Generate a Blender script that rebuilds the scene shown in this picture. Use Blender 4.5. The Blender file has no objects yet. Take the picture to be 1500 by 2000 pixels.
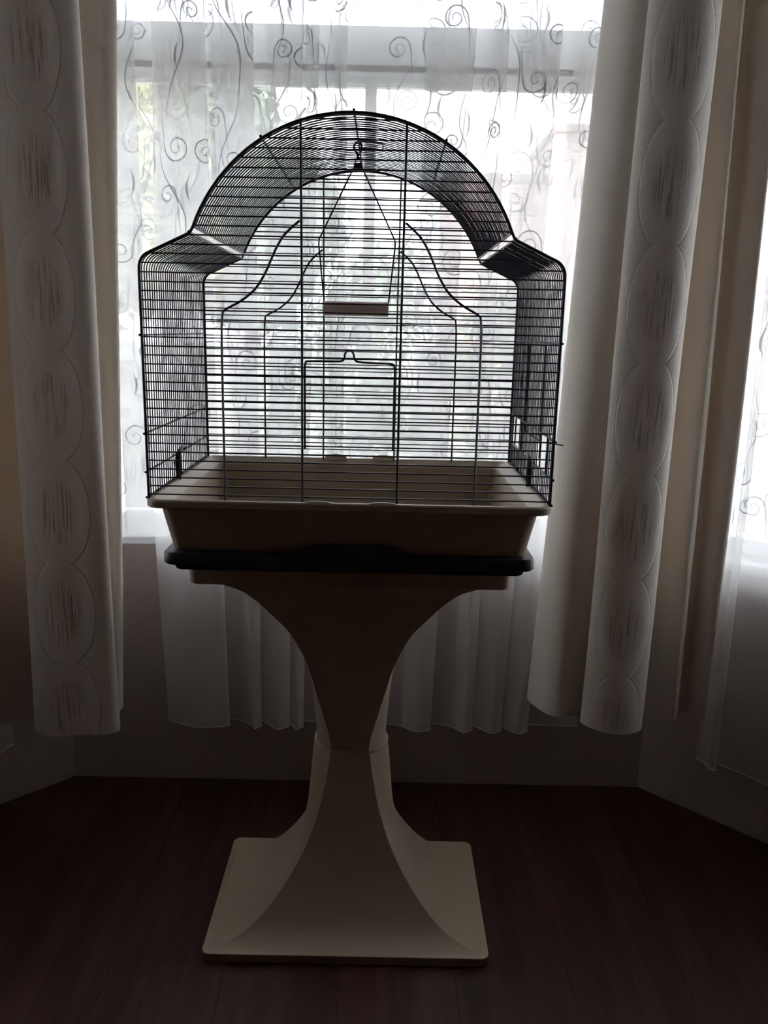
import bpy, math, random
from mathutils import Vector, Matrix

random.seed(7)
scene = bpy.context.scene
COL = scene.collection

# ------------------------------------------------------------------ camera
PITCH, ROLL, YAW = 0.22179, 0.02133, 0.00290
CAM = Vector((0.04609, -1.31887, 1.04816))
fwd = Vector((math.sin(YAW) * math.cos(PITCH), math.cos(YAW) * math.cos(PITCH), -math.sin(PITCH)))
r0 = Vector((math.cos(YAW), -math.sin(YAW), 0.0))
u0 = r0.cross(fwd)
rt = math.cos(ROLL) * r0 + math.sin(ROLL) * u0
up = -math.sin(ROLL) * r0 + math.cos(ROLL) * u0
cam_data = bpy.data.cameras.new('camera')
cam_data.sensor_fit = 'VERTICAL'
cam_data.sensor_height = 24.0
cam_data.lens = 1575.14 / 2000.0 * 24.0
cam_data.clip_start = 0.02
cam_data.clip_end = 300.0
cam = bpy.data.objects.new('camera', cam_data)
COL.objects.link(cam)
cam.matrix_world = Matrix(((rt.x, up.x, -fwd.x, CAM.x), (rt.y, up.y, -fwd.y, CAM.y),
                           (rt.z, up.z, -fwd.z, CAM.z), (0, 0, 0, 1)))
scene.camera = cam

# ------------------------------------------------------------------ overcast sky, exposure
world = bpy.data.worlds.new('overcast_sky')
scene.world = world
world.use_nodes = True
bg = world.node_tree.nodes['Background']
bg.inputs['Color'].default_value = (0.91, 0.945, 1.0, 1)
bg.inputs['Strength'].default_value = 5.5
scene.view_settings.view_transform = 'Standard'
scene.view_settings.look = 'None'
scene.view_settings.gamma = 1.0
scene.view_settings.exposure = 0.9
scene.cycles.max_bounces = 14
scene.cycles.diffuse_bounces = 6
scene.cycles.transmission_bounces = 8
scene.cycles.transparent_max_bounces = 40
scene.cycles.use_denoising = True


# ------------------------------------------------------------------ helpers
class MB:
    """collects faces of one mesh"""
    def __init__(self):
        self.v, self.f, self.uv = [], [], None

    def add(self, vs, fs):
        o = len(self.v)
        self.v += [tuple(p) for p in vs]
        self.f += [tuple(i + o for i in f) for f in fs]
        return self

    def box(self, x0, x1, y0, y1, z0, z1, b=0.0):
        if b <= 0:
            vs = [(x, y, z) for z in (z0, z1) for y in (y0, y1) for x in (x0, x1)]
            return self.add(vs, [(0, 2, 3, 1), (4, 5, 7, 6), (0, 1, 5, 4), (1, 3, 7, 5), (3, 2, 6, 7), (2, 0, 4, 6)])
        vs, idx = [], {}
        for sx, X in ((0, x0), (1, x1)):
            for sy, Y in ((0, y0), (1, y1)):
                for sz, Z in ((0, z0), (1, z1)):
                    dx, dy, dz = (b if sx == 0 else -b), (b if sy == 0 else -b), (b if sz == 0 else -b)
                    idx[sx, sy, sz, 0] = len(vs); vs.append((X, Y + dy, Z + dz))
                    idx[sx, sy, sz, 1] = len(vs); vs.append((X + dx, Y, Z + dz))
                    idx[sx, sy, sz, 2] = len(vs); vs.append((X + dx, Y + dy, Z))
        fs = []
        for s in (0, 1):
            fs.append([idx[s, a, c, 0] for a, c in ((0, 0), (1, 0), (1, 1), (0, 1))])
            fs.append([idx[a, s, c, 1] for a, c in ((0, 0), (1, 0), (1, 1), (0, 1))])
            fs.append([idx[a, c, s, 2] for a, c in ((0, 0), (1, 0), (1, 1), (0, 1))])
            for t in (0, 1):
                fs.append([idx[s, t, 0, 0], idx[s, t, 1, 0], idx[s, t, 1, 1], idx[s, t, 0, 1]])
                fs.append([idx[s, 0, t, 0], idx[s, 1, t, 0], idx[s, 1, t, 2], idx[s, 0, t, 2]])
                fs.append([idx[0, s, t, 1], idx[1, s, t, 1], idx[1, s, t, 2], idx[0, s, t, 2]])
                for w in (0, 1):
                    fs.append([idx[s, t, w, 0], idx[s, t, w, 1], idx[s, t, w, 2]])
        return self.add(vs, fs)

    def tube(self, pts, r, n=6, closed=False, cap=True):
        pts = [Vector(p) for p in pts]
        m = len(pts)
        ring0 = len(self.v)
        nrm = None
        for i, p in enumerate(pts):
            a = pts[i - 1] if (i > 0 or closed) else p
            c = pts[(i + 1) % m] if (i < m - 1 or closed) else p
            t = (c - a).normalized()
            if nrm is None:
                ref = Vector((0, 0, 1)) if abs(t.z) < 0.9 else Vector((0, 1, 0))
                nrm = t.cross(ref).normalized()
            else:
                nrm = (nrm - t * nrm.dot(t))
                nrm = nrm.normalized() if nrm.length > 1e-6 else t.orthogonal().normalized()
            bn = t.cross(nrm)
            rr = r[i] if isinstance(r, (list, tuple)) else r
            for k in range(n):
                an = 2 * math.pi * k / n
                self.v.append(tuple(p + (nrm * math.cos(an) + bn * math.sin(an)) * rr))
        segs = m if closed else m - 1
        for i in range(segs):
            j = (i + 1) % m
            for k in range(n):
                k2 = (k + 1) % n
                self.f.append((ring0 + i * n + k, ring0 + i * n + k2, ring0 + j * n + k2, ring0 + j * n + k))
        if cap and not closed:
            self.f.append(tuple(ring0 + k for k in reversed(range(n))))
            self.f.append(tuple(ring0 + (m - 1) * n + k for k in range(n)))
        return self

    def loft(self, rings, cap0=True, cap1=True):
        n = len(rings[0]); o = len(self.v)
        for rg in rings:
            self.v += [tuple(p) for p in rg]
        for i in range(len(rings) - 1):
            for k in range(n):
                k2 = (k + 1) % n
                self.f.append((o + i * n + k, o + i * n + k2, o + (i + 1) * n + k2, o + (i + 1) * n + k))
        if cap0:
            self.f.append(tuple(o + k for k in reversed(range(n))))
        if cap1:
            self.f.append(tuple(o + (len(rings) - 1) * n + k for k in range(n)))
        return self

    def obj(self, name, mat, parent=None, smooth=None):
        me = bpy.data.meshes.new(name)
        me.from_pydata(self.v, [], self.f)
        if self.uv is not None:
            lay = me.uv_layers.new(name='UVMap')
            for li, l in enumerate(me.loops):
                lay.data[li].uv = self.uv[l.vertex_index]
        me.materials.append(mat)
        if smooth is not None:
            me.polygons.foreach_set('use_smooth', [True] * len(me.polygons))
            me.set_sharp_from_angle(angle=math.radians(smooth))
        me.update()
        o = bpy.data.objects.new(name, me)
        COL.objects.link(o)
        if parent is not None:
            o.parent = parent
        return o


def rrect(hx, hy, z, r=0.012, n=5, cx=0.0, cy=0.0):
    out = []
    for sx, sy, a0 in ((1, 1, 0), (-1, 1, 90), (-1, -1, 180), (1, -1, 270)):
        for k in range(n):
            a = math.radians(a0 + 90 * k / (n - 1))
            out.append((cx + sx * (hx - r) + r * math.cos(a), cy + sy * (hy - r) + r * math.sin(a), z))
    return out


def lerp_table(tab, t):
    if t <= tab[0][0]:
        return tab[0][1]
    for (a, x), (b, y) in zip(tab, tab[1:]):
        if t <= b:
            return x + (y - x) * (t - a) / (b - a)
    return tab[-1][1]


def spline_table(tab, t):
    """monotone-ish cubic through a table of (t, value)"""
    n = len(tab)
    if t <= tab[0][0]:
        return tab[0][1]
    if t >= tab[-1][0]:
        return tab[-1][1]
    def slope(i):
        if i == 0:
            return (tab[1][1] - tab[0][1]) / (tab[1][0] - tab[0][0])
        if i == n - 1:
            return (tab[-1][1] - tab[-2][1]) / (tab[-1][0] - tab[-2][0])
        return (tab[i + 1][1] - tab[i - 1][1]) / (tab[i + 1][0] - tab[i - 1][0])
    for i in range(n - 1):
        if t <= tab[i + 1][0]:
            h = tab[i + 1][0] - tab[i][0]
            s = (t - tab[i][0]) / h
            a, b = tab[i][1], tab[i + 1][1]
            m0, m1 = slope(i) * h, slope(i + 1) * h
            return ((2 * s**3 - 3 * s**2 + 1) * a + (s**3 - 2 * s**2 + s) * m0 + (-2 * s**3 + 3 * s**2) * b + (s**3 - s**2) * m1)


def chaikin(pts, times=2):
    for _ in range(times):
        out = [pts[0]]
        for a, b in zip(pts, pts[1:]):
            out.append(tuple(a[i] * 0.75 + b[i] * 0.25 for i in range(len(a))))
            out.append(tuple(a[i] * 0.25 + b[i] * 0.75 for i in range(len(a))))
        out.append(pts[-1])
        pts = out
    return pts


def empty(name, loc=(0, 0, 0)):
    o = bpy.data.objects.new(name, None)
    o.empty_display_size = 0.1
    o.location = loc
    COL.objects.link(o)
    return o


def tag(o, label=None, cat=None, group=None, kind=None):
    if label: o['label'] = label
    if cat: o['category'] = cat
    if group: o['group'] = group
    if kind: o['kind'] = kind
    return o


# ------------------------------------------------------------------ materials
def new_mat(name):
    m = bpy.data.materials.new(name)
    m.use_nodes = True
    nt = m.node_tree
    nt.nodes.clear()
    out = nt.nodes.new('ShaderNodeOutputMaterial')
    return m, nt, out


def math_node(nt, op, a, b=None, c=None):
    n = nt.nodes.new('ShaderNodeMath')
    n.operation = op
    for i, v in enumerate((a, b, c)):
        if v is None:
            continue
        if isinstance(v, (int, float)):
            n.inputs[i].default_value = v
        else:
            nt.links.new(v, n.inputs[i])
    return n.outputs[0]


def smoothstep(nt, x, lo, hi):
    n = nt.nodes.new('ShaderNodeMapRange')
    n.interpolation_type = 'SMOOTHSTEP'
    n.inputs['From Min'].default_value = lo
    n.inputs['From Max'].default_value = hi
    nt.links.new(x, n.inputs['Value'])
    return n.outputs['Result']


def noise(nt, vec, scale, detail=2.0, rough=0.5):
    n = nt.nodes.new('ShaderNodeTexNoise')
    n.inputs['Scale'].default_value = scale
    n.inputs['Detail'].default_value = detail
    n.inputs['Roughness'].default_value = rough
    if vec is not None:
        nt.links.new(vec, n.inputs['Vector'])
    return n.outputs['Fac']


def mapping(nt, scale, coord='Object'):
    tc = nt.nodes.new('ShaderNodeTexCoord')
    mp = nt.nodes.new('ShaderNodeMapping')
    mp.inputs['Scale'].default_value = scale
    nt.links.new(tc.outputs[coord], mp.inputs['Vector'])
    return mp.outputs['Vector']


def ramp(nt, fac, stops):
    n = nt.nodes.new('ShaderNodeValToRGB')
    while len(n.color_ramp.elements) < len(stops):
        n.color_ramp.elements.new(0.5)
    for e, (p, c) in zip(n.color_ramp.elements, stops):
        e.position = p
        e.color = (*c, 1)
    nt.links.new(fac, n.inputs['Fac'])
    return n.outputs['Color']


def bump(nt, h, strength, dist):
    n = nt.nodes.new('ShaderNodeBump')
    n.inputs['Strength'].default_value = strength
    n.inputs['Distance'].default_value = dist
    nt.links.new(h, n.inputs['Height'])
    return n.outputs['Normal']


def plain(name, c0, c1, rough=0.5, scale=20.0, stretch=(1, 1, 1), bmp=0.0, bdist=0.001, spec=0.5, coat=0.0):
    m, nt, out = new_mat(name)
    p = nt.nodes.new('ShaderNodeBsdfPrincipled')
    f = noise(nt, mapping(nt, stretch), scale, 3.0)
    nt.links.new(ramp(nt, f, [(0.3, c0), (0.7, c1)]), p.inputs['Base Color'])
    p.inputs['Roughness'].default_value = rough
    p.inputs['Specular IOR Level'].default_value = spec
    p.inputs['Coat Weight'].default_value = coat
    if bmp:
        nt.links.new(bump(nt, f, bmp, bdist), p.inputs['Normal'])
    nt.links.new(p.outputs[0], out.inputs['Surface'])
    return m


M = {}
M['wall'] = plain('plaster_wall', (0.36, 0.30, 0.28), (0.39, 0.33, 0.31), 0.9, 60, bmp=0.1, spec=0.1)
M['room_wall'] = plain('papered_wall', (0.24, 0.115, 0.095), (0.27, 0.13, 0.11), 0.9, 30, spec=0.1)
M['ceiling'] = plain('ceiling_paint', (0.40, 0.32, 0.28), (0.43, 0.35, 0.31), 0.95, 40, spec=0.1)
M['subfloor'] = plain('subfloor', (0.01, 0.006, 0.005), (0.016, 0.009, 0.007), 0.8, 10)
M['frame_white'] = plain('white_window_plastic', (0.78, 0.79, 0.8), (0.82, 0.83, 0.84), 0.35, 8)
M['gasket'] = plain('dark_gasket', (0.03, 0.03, 0.035), (0.05, 0.05, 0.055), 0.6, 30)
M['cream'] = plain('cream_moulded_plastic', (0.40, 0.325, 0.235), (0.43, 0.35, 0.255), 0.42, 6, spec=0.35)
M['black_plastic'] = plain('black_plastic', (0.012, 0.012, 0.018), (0.018, 0.018, 0.026), 0.45, 14)
M['wire'] = plain('dark_coated_wire', (0.028, 0.023, 0.046), (0.040, 0.032, 0.062), 0.38, 40)
M['clip'] = plain('pale_plastic_clip', (0.72, 0.63, 0.52), (0.76, 0.67, 0.56), 0.35, 10)
M['perch'] = plain('tan_perch', (0.80, 0.66, 0.58), (0.84, 0.70, 0.62), 0.55, 14, stretch=(0.3, 3, 3))
M['rail'] = plain('white_curtain_track', (0.7, 0.7, 0.7), (0.75, 0.75, 0.75), 0.4, 10)
M['bark'] = plain('bark', (0.07, 0.05, 0.035), (0.14, 0.11, 0.08), 0.9, 12, stretch=(1, 1, 0.2), bmp=0.6, bdist=0.02)
M['grass'] = plain('lawn_grass', (0.10, 0.105, 0.085), (0.16, 0.16, 0.13), 0.95, 3)
M['roof'] = plain('roof_tiles', (0.30, 0.20, 0.17), (0.38, 0.26, 0.22), 0.85, 5, stretch=(1, 1, 8))
M['house_pane'] = plain('house_window_pane', (0.06, 0.07, 0.08), (0.09, 0.1, 0.11), 0.1, 3)


def wood_mat():
    m, nt, out = new_mat('dark_laminate_wood')
    p = nt.nodes.new('ShaderNodeBsdfPrincipled')
    oi = nt.nodes.new('ShaderNodeObjectInfo')
    geo = nt.nodes.new('ShaderNodeNewGeometry')
    add = nt.nodes.new('ShaderNodeVectorMath'); add.operation = 'MULTIPLY_ADD'
    mp = nt.nodes.new('ShaderNodeMapping')
    mp.inputs['Scale'].default_value = (14, 1.1, 1)
    comb = nt.nodes.new('ShaderNodeCombineXYZ')
    nt.links.new(math_node(nt, 'MULTIPLY', oi.outputs['Random'], 0.12), comb.inputs['Y'])
    nt.links.new(geo.outputs['Position'], mp.inputs['Vector'])
    va = nt.nodes.new('ShaderNodeVectorMath'); va.operation = 'ADD'
    nt.links.new(mp.outputs['Vector'], va.inputs[0]); nt.links.new(comb.outputs[0], va.inputs[1])
    nt.nodes.remove(add)
    f1 = noise(nt, va.outputs[0], 1.6, 5.0, 0.6)
    f2 = noise(nt, va.outputs[0], 7.0, 3.0, 0.6)
    f = math_node(nt, 'ADD', math_node(nt, 'MULTIPLY', f1, 0.75), math_node(nt, 'MULTIPLY', f2, 0.25))
    c = ramp(nt, f, [(0.32, (0.026, 0.010, 0.009)), (0.5, (0.052, 0.020, 0.016)), (0.68, (0.082, 0.036, 0.028))])
    nt.links.new(c, p.inputs['Base Color'])
    p.inputs['Roughness'].default_value = 0.5
    p.inputs['Specular IOR Level'].default_value = 0.22
    nt.links.new(bump(nt, f2, 0.1, 0.001), p.inputs['Normal'])
    nt.links.new(p.outputs[0], out.inputs['Surface'])
    return m


def glass_mat():
    m, nt, out = new_mat('window_glass')
    tr = nt.nodes.new('ShaderNodeBsdfTransparent')
    tr.inputs['Color'].default_value = (0.975, 0.985, 0.99, 1)
    gl = nt.nodes.new('ShaderNodeBsdfGlossy')
    gl.inputs['Roughness'].default_value = 0.02
    fr = nt.nodes.new('ShaderNodeFresnel')
    fr.inputs['IOR'].default_value = 1.35
    mx = nt.nodes.new('ShaderNodeMixShader')
    nt.links.new(fr.outputs[0], mx.inputs[0])
    nt.links.new(tr.outputs[0], mx.inputs[1]); nt.links.new(gl.outputs[0], mx.inputs[2])
    nt.links.new(mx.outputs[0], out.inputs['Surface'])
    return m


def sheer_mat(name, open_frac, col, weave=True):
    m, nt, out = new_mat(name)
    tr = nt.nodes.new('ShaderNodeBsdfTransparent')
    df = nt.nodes.new('ShaderNodeBsdfDiffuse')
    tl = nt.nodes.new('ShaderNodeBsdfTranslucent')
    df.inputs['Color'].default_value = (*col, 1)
    tl.inputs['Color'].default_value = (*col, 1)
    a = nt.nodes.new('ShaderNodeMixShader'); a.inputs[0].default_value = 0.5
    nt.links.new(df.outputs[0], a.inputs[1]); nt.links.new(tl.outputs[0], a.inputs[2])
    b = nt.nodes.new('ShaderNodeMixShader')
    if weave:
        f = noise(nt, mapping(nt, (400, 400, 6), 'UV'), 1.0, 2.0)
        fac = math_node(nt, 'ADD', math_node(nt, 'MULTIPLY', f, 0.12), 1 - open_frac - 0.06)
        nt.links.new(fac, b.inputs[0])
    else:
        b.inputs[0].default_value = 1 - open_frac
    nt.links.new(tr.outputs[0], b.inputs[1]); nt.links.new(a.outputs[0], b.inputs[2])
    nt.links.new(b.outputs[0], out.inputs['Surface'])
    return m


def drape_mat(name, period):
    """cream jacquard: columns of interlinked ovals with frayed vertical threads in their centres"""
    m, nt, out = new_mat(name)
    uvn = nt.nodes.new('ShaderNodeUVMap')
    sep = nt.nodes.new('ShaderNodeSeparateXYZ')
    nt.links.new(uvn.outputs[0], sep.inputs[0])
    U, V = sep.outputs[0], sep.outputs[1]
    pu = math_node(nt, 'SUBTRACT', math_node(nt, 'FRACT', math_node(nt, 'DIVIDE', U, period)), 0.5)
    pv = math_node(nt, 'SUBTRACT', math_node(nt, 'FRACT', math_node(nt, 'DIVIDE', V, 0.200)), 0.5)
    ex = math_node(nt, 'DIVIDE', pu, 0.054 / period)
    ey = math_node(nt, 'DIVIDE', pv, 0.56)
    r = math_node(nt, 'SQRT', math_node(nt, 'ADD', math_node(nt, 'POWER', math_node(nt, 'ABSOLUTE', ex), 2.0),
                                        math_node(nt, 'POWER', math_node(nt, 'ABSOLUTE', ey), 2.0)))
    ring = math_node(nt, 'MULTIPLY', smoothstep(nt, r, 0.93, 0.965), smoothstep(nt, r, 1.005, 0.97))
    band = math_node(nt, 'MULTIPLY', smoothstep(nt, r, 0.42, 0.78), smoothstep(nt, r, 1.0, 0.93))
    core = smoothstep(nt, r, 0.62, 0.40)
    # frayed vertical threads
    cv = nt.nodes.new('ShaderNodeCombineXYZ')
    nt.links.new(math_node(nt, 'MULTIPLY', U, 300.0), cv.inputs[0])
    nt.links.new(math_node(nt, 'MULTIPLY', V, 9.0), cv.inputs[1])
    st = noise(nt, cv.outputs[0], 1.0, 3.0, 0.6)
    streak = smoothstep(nt, st, 0.50, 0.62)
    streak_core = math_node(nt, 'MULTIPLY', streak, core)
    # fine weave
    cw = nt.nodes.new('ShaderNodeCombineXYZ')
    nt.links.new(math_node(nt, 'MULTIPLY', U, 160.0), cw.inputs[0])
    nt.links.new(math_node(nt, 'MULTIPLY', V, 900.0), cw.inputs[1])
    wv = noise(nt, cw.outputs[0], 1.0, 2.0)
    base = ramp(nt, wv, [(0.3, (0.73, 0.69, 0.63)), (0.7, (0.82, 0.785, 0.73))])
    def mixc(fac, a, col):
        n = nt.nodes.new('ShaderNodeMix'); n.data_type = 'RGBA'
        nt.links.new(fac, n.inputs['Factor']); nt.links.new(a, n.inputs['A'])
        n.inputs['B'].default_value = (*col, 1)
        return n.outputs['Result']
    c = mixc(math_node(nt, 'MULTIPLY', band, 0.45), base, (0.88, 0.85, 0.80))
    c = mixc(math_node(nt, 'MULTIPLY', ring, 0.25), c, (0.36, 0.31, 0.27))
    c = mixc(math_node(nt, 'MULTIPLY', streak_core, 0.7), c, (0.36, 0.29, 0.24))
    pale_threads = math_node(nt, 'MULTIPLY', smoothstep(nt, st, 0.44, 0.36), core)  # paler woven threads between the dark ones
    c = mixc(math_node(nt, 'MULTIPLY', pale_threads, 0.6), c, (0.90, 0.87, 0.82))
    h = math_node(nt, 'ADD', math_node(nt, 'MULTIPLY', band, 0.5),
                  math_node(nt, 'ADD', math_node(nt, 'MULTIPLY', streak_core, -0.7), math_node(nt, 'MULTIPLY', wv, 0.35)))
    h = math_node(nt, 'ADD', h, math_node(nt, 'MULTIPLY', ring, -0.3))
    nrm = bump(nt, h, 0.6, 0.004)
    df = nt.nodes.new('ShaderNodeBsdfDiffuse'); tl = nt.nodes.new('ShaderNodeBsdfTranslucent')
    nt.links.new(c, df.inputs['Color']); nt.links.new(nrm, df.inputs['Normal'])
    tl.inputs['Color'].default_value = (0.58, 0.38, 0.24, 1)
    mx = nt.nodes.new('ShaderNodeMixShader'); mx.inputs[0].default_value = 0.06
    nt.links.new(df.outputs[0], mx.inputs[1]); nt.links.new(tl.outputs[0], mx.inputs[2])
    nt.links.new(mx.outputs[0], out.inputs['Surface'])
    return m


def brick_mat():
    m, nt, out = new_mat('red_brickwork')
    p = nt.nodes.new('ShaderNodeBsdfPrincipled')
    b = nt.nodes.new('ShaderNodeTexBrick')
    b.inputs['Scale'].default_value = 1.0
    b.inputs['Brick Width'].default_value = 0.225
    b.inputs['Row Height'].default_value = 0.075
    b.inputs['Mortar Size'].default_value = 0.01
    b.inputs['Color1'].default_value = (0.42, 0.22, 0.17, 1)
    b.inputs['Color2'].default_value = (0.50, 0.29, 0.23, 1)
    b.inputs['Mortar'].default_value = (0.5, 0.46, 0.42, 1)
    tc = nt.nodes.new('ShaderNodeTexCoord')
    sep = nt.nodes.new('ShaderNodeSeparateXYZ'); cmb = nt.nodes.new('ShaderNodeCombineXYZ')
    nt.links.new(tc.outputs['Object'], sep.inputs[0])
    nt.links.new(math_node(nt, 'ADD', sep.outputs[0], sep.outputs[1]), cmb.inputs[0])
    nt.links.new(sep.outputs[2], cmb.inputs[1])
    nt.links.new(cmb.outputs[0], b.inputs['Vector'])
    nt.links.new(b.outputs['Color'], p.inputs['Base Color'])
    p.inputs['Roughness'].default_value = 0.9
    nt.links.new(p.outputs[0], out.inputs['Surface'])
    return m


def leaf_mat(name, a, b):
    m, nt, out = new_mat(name)
    df = nt.nodes.new('ShaderNodeBsdfDiffuse'); tl = nt.nodes.new('ShaderNodeBsdfTranslucent')
    f = noise(nt, mapping(nt, (1, 1, 1)), 2.5, 3.0)
    c = ramp(nt, f, [(0.35, a), (0.65, b)])
    nt.links.new(c, df.inputs['Color']); nt.links.new(c, tl.inputs['Color'])
    mx = nt.nodes.new('ShaderNodeMixShader'); mx.inputs[0].default_value = 0.4
    nt.links.new(df.outputs[0], mx.inputs[1]); nt.links.new(tl.outputs[0], mx.inputs[2])
    nt.links.new(mx.outputs[0], out.inputs['Surface'])
    return m


M['wood'] = wood_mat()
M['glass'] = glass_mat()
M['sheer'] = sheer_mat('white_voile', 0.47, (0.92, 0.92, 0.925))
M['flock'] = sheer_mat('white_flock_print', 0.15, (0.48, 0.485, 0.52), weave=False)
M['hem'] = sheer_mat('white_hem_tape', 0.25, (0.9, 0.91, 0.93), weave=False)
M['drape_left'] = drape_mat('cream_oval_jacquard', 0.40)
M['drape_right'] = drape_mat('cream_oval_jacquard_wide', 0.62)
M['brick'] = brick_mat()
M['leaf_yellow'] = leaf_mat('yellow_green_leaves', (0.27, 0.29, 0.16), (0.44, 0.43, 0.25))
M['leaf_green'] = leaf_mat('mid_green_leaves', (0.14, 0.17, 0.11), (0.24, 0.27, 0.18))
M['leaf_grey'] = leaf_mat('grey_green_leaves', (0.16, 0.20, 0.15), (0.26, 0.30, 0.23))

# ------------------------------------------------------------------ room shell
WY = 0.412                    # inner face of the bay's centre wall
CX = 0.668                    # half width of that wall
T = 0.16                      # wall thickness
CEIL = 2.45
SILL, HEAD = 0.592, 2.18
DIAG = CX + WY                # |x| + y on the inner faces of the canted walls


def clip_poly(poly, a, b, c):
    """keep a*x + b*y <= c"""
    out = []
    for i in range(len(poly)):
        p, q = poly[i], poly[(i + 1) % len(poly)]
        dp, dq = a * p[0] + b * p[1] - c, a * q[0] + b * q[1] - c
        if dp <= 0:
            out.append(p)
        if (dp < 0 < dq) or (dq < 0 < dp):
            t = dp / (dp - dq)
            out.append((p[0] + (q[0] - p[0]) * t, p[1] + (q[1] - p[1]) * t))
    return out


BACKY = -4.4
SIDEX = 2.7
RETY = -0.55                  # where the canted walls meet the flat front wall
floor_poly = [(-SIDEX, BACKY), (SIDEX, BACKY), (SIDEX, RETY), (DIAG - RETY, RETY), (CX, WY), (-CX, WY), (-(DIAG - RETY), RETY), (-SIDEX, RETY)]


def prism(mb, poly, z0, z1):
    n = len(poly)
    vs = [(x, y, z0) for x, y in poly] + [(x, y, z1) for x, y in poly]
    fs = [tuple(reversed(range(n))), tuple(range(n, 2 * n))]
    fs += [(i, (i + 1) % n, n + (i + 1) % n, n + i) for i in range(n)]
    return mb.add(vs, fs)


floor = prism(MB(), floor_poly, -0.06, -0.006).obj('floor', M['subfloor'])
tag(floor, kind='structure')
PW, PL = 0.192, 1.15
col = 0
x = -SIDEX + 0.004
while x < SIDEX - 0.02:
    y = WY - (1.15 + (col * 0.47) % 1.1)
    while y > BACKY - PL + 0.05:
        PLEN = WY - y if y > WY - 2.3 and y + PL >= WY - 1.1 else PL
        poly = [(x, max(y, BACKY)), (min(x + PW - 0.0006, SIDEX), max(y, BACKY)), (min(x + PW - 0.0006, SIDEX), min(y + PLEN - 0.0006, WY)), (x, min(y + PLEN - 0.0006, WY))]
        poly = clip_poly(poly, 1, 1, DIAG)
        poly = clip_poly(poly, -1, 1, DIAG)
        if abs(x + PW / 2) > DIAG - RETY:
            poly = clip_poly(poly, 0, 1, RETY)
        if len(poly) >= 3 and y + PLEN > BACKY + 0.02:
            cxp = sum(p[0] for p in poly) / len(poly); cyp = sum(p[1] for p in poly) / len(poly)
            top = [(cxp + (p[0] - cxp) * 0.9985, cyp + (p[1] - cyp) * 0.9995) for p in poly]
            mb = MB(); n = len(poly)
            vs = [(px, py, -0.006) for px, py in poly] + [(px, py, -0.001) for px, py in poly] + [(px, py, 0.0) for px, py in top]
            fs = [tuple(range(2 * n, 3 * n))]
            for k in (0, 1):
                fs += [(k * n + i, k * n + (i + 1) % n, (k + 1) * n + (i + 1) % n, (k + 1) * n + i) for i in range(n)]
            mb.add(vs, fs).obj('plank', M['wood'], floor)
        y -= PL
    x += PW
    col += 1


def wall_with_opening(name, L0, L1, o0, o1, mat, loc, rot):
    """wall along local x, inner face at local y=0, thickness towards +y"""
    mb = MB()
    mb.box(L0, o0, 0, T, -0.06, CEIL)
    mb.box(o1, L1, 0, T, -0.06, CEIL)
    mb.box(o0, o1, 0, T, -0.06, SILL - 0.022)
    mb.box(o0, o1, 0, T, HEAD, CEIL)
    w = mb.obj(name, mat)
    w.location = loc; w.rotation_euler = (0, 0, rot)
    return tag(w, kind='structure')


def make_window(name, o0, o1, loc, rot, mullions):
    e = empty(name, loc); e.rotation_euler = (0, 0, rot)
    tag(e, kind='structure')
    d0, d1 = 0.075, 0.135
    FB = SILL + 0.035                           # top of the deep bottom rail
    TB, TT = 1.555, 1.645                # transom
    MB().box(o0, o1, 0.0, T, SILL - 0.022, SILL, 0.004).obj('window_sill', M['frame_white'], e)
    MB().box(o0, o0 + 0.055, d0, d1, SILL, HEAD, 0.004).obj('jamb', M['frame_white'], e)
    MB().box(o1 - 0.055, o1, d0, d1, SILL, HEAD, 0.004).obj('jamb', M['frame_white'], e)
    MB().box(o0 + 0.055, o1 - 0.055, d0, d1, SILL, FB, 0.004).obj('bottom_rail', M['frame_white'], e)
    MB().box(o0 + 0.055, o1 - 0.055, d0, d1, HEAD - 0.055, HEAD, 0.004).obj('head_rail', M['frame_white'], e)
    tr = MB().box(o0 + 0.055, o1 - 0.055, d0 - 0.012, d1, TB, TT, 0.005).obj('transom', M['frame_white'], e)
    MB().box(o0 + 0.06, o1 - 0.06, d0 - 0.016, d0 - 0.010, TB + 0.004, TB + 0.015).obj('gasket', M['gasket'], tr)
    # opening casement rail right under the transom
    MB().box(o0 + 0.055, o1 - 0.055, d0 + 0.01, d1 - 0.01, TB - 0.012, TB).obj('top_rail', M['frame_white'], e)
    xs = [o0 + 0.055] + list(mullions) + [o1 - 0.055]
    for mx in mullions:
        MB().box(mx - 0.012, mx + 0.012, d0 + 0.005, d1 - 0.005, FB, TB - 0.012, 0.003).obj('mullion', M['frame_white'], e)
    for a, b in zip(xs, xs[1:]):
        MB().box(a + (0.012 if a in mullions else 0), b - (0.012 if b in mullions else 0), 0.102, 0.106, FB, TB - 0.012).obj('pane', M['glass'], e)
    MB().box(o0 + 0.055, o1 - 0.055, 0.102, 0.106, TT, HEAD - 0.055).obj('pane', M['glass'], e)
    return e


wall_with_opening('wall_back', -CX - 0.06, CX + 0.06, -0.615, 0.615, M['wall'], (0, WY, 0), 0)
make_window('window_1', -0.615, 0.615, (0, WY, 0), 0, [0.006])
CL = (DIAG - RETY - CX) * math.sqrt(2)          # length of a canted wall
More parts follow.
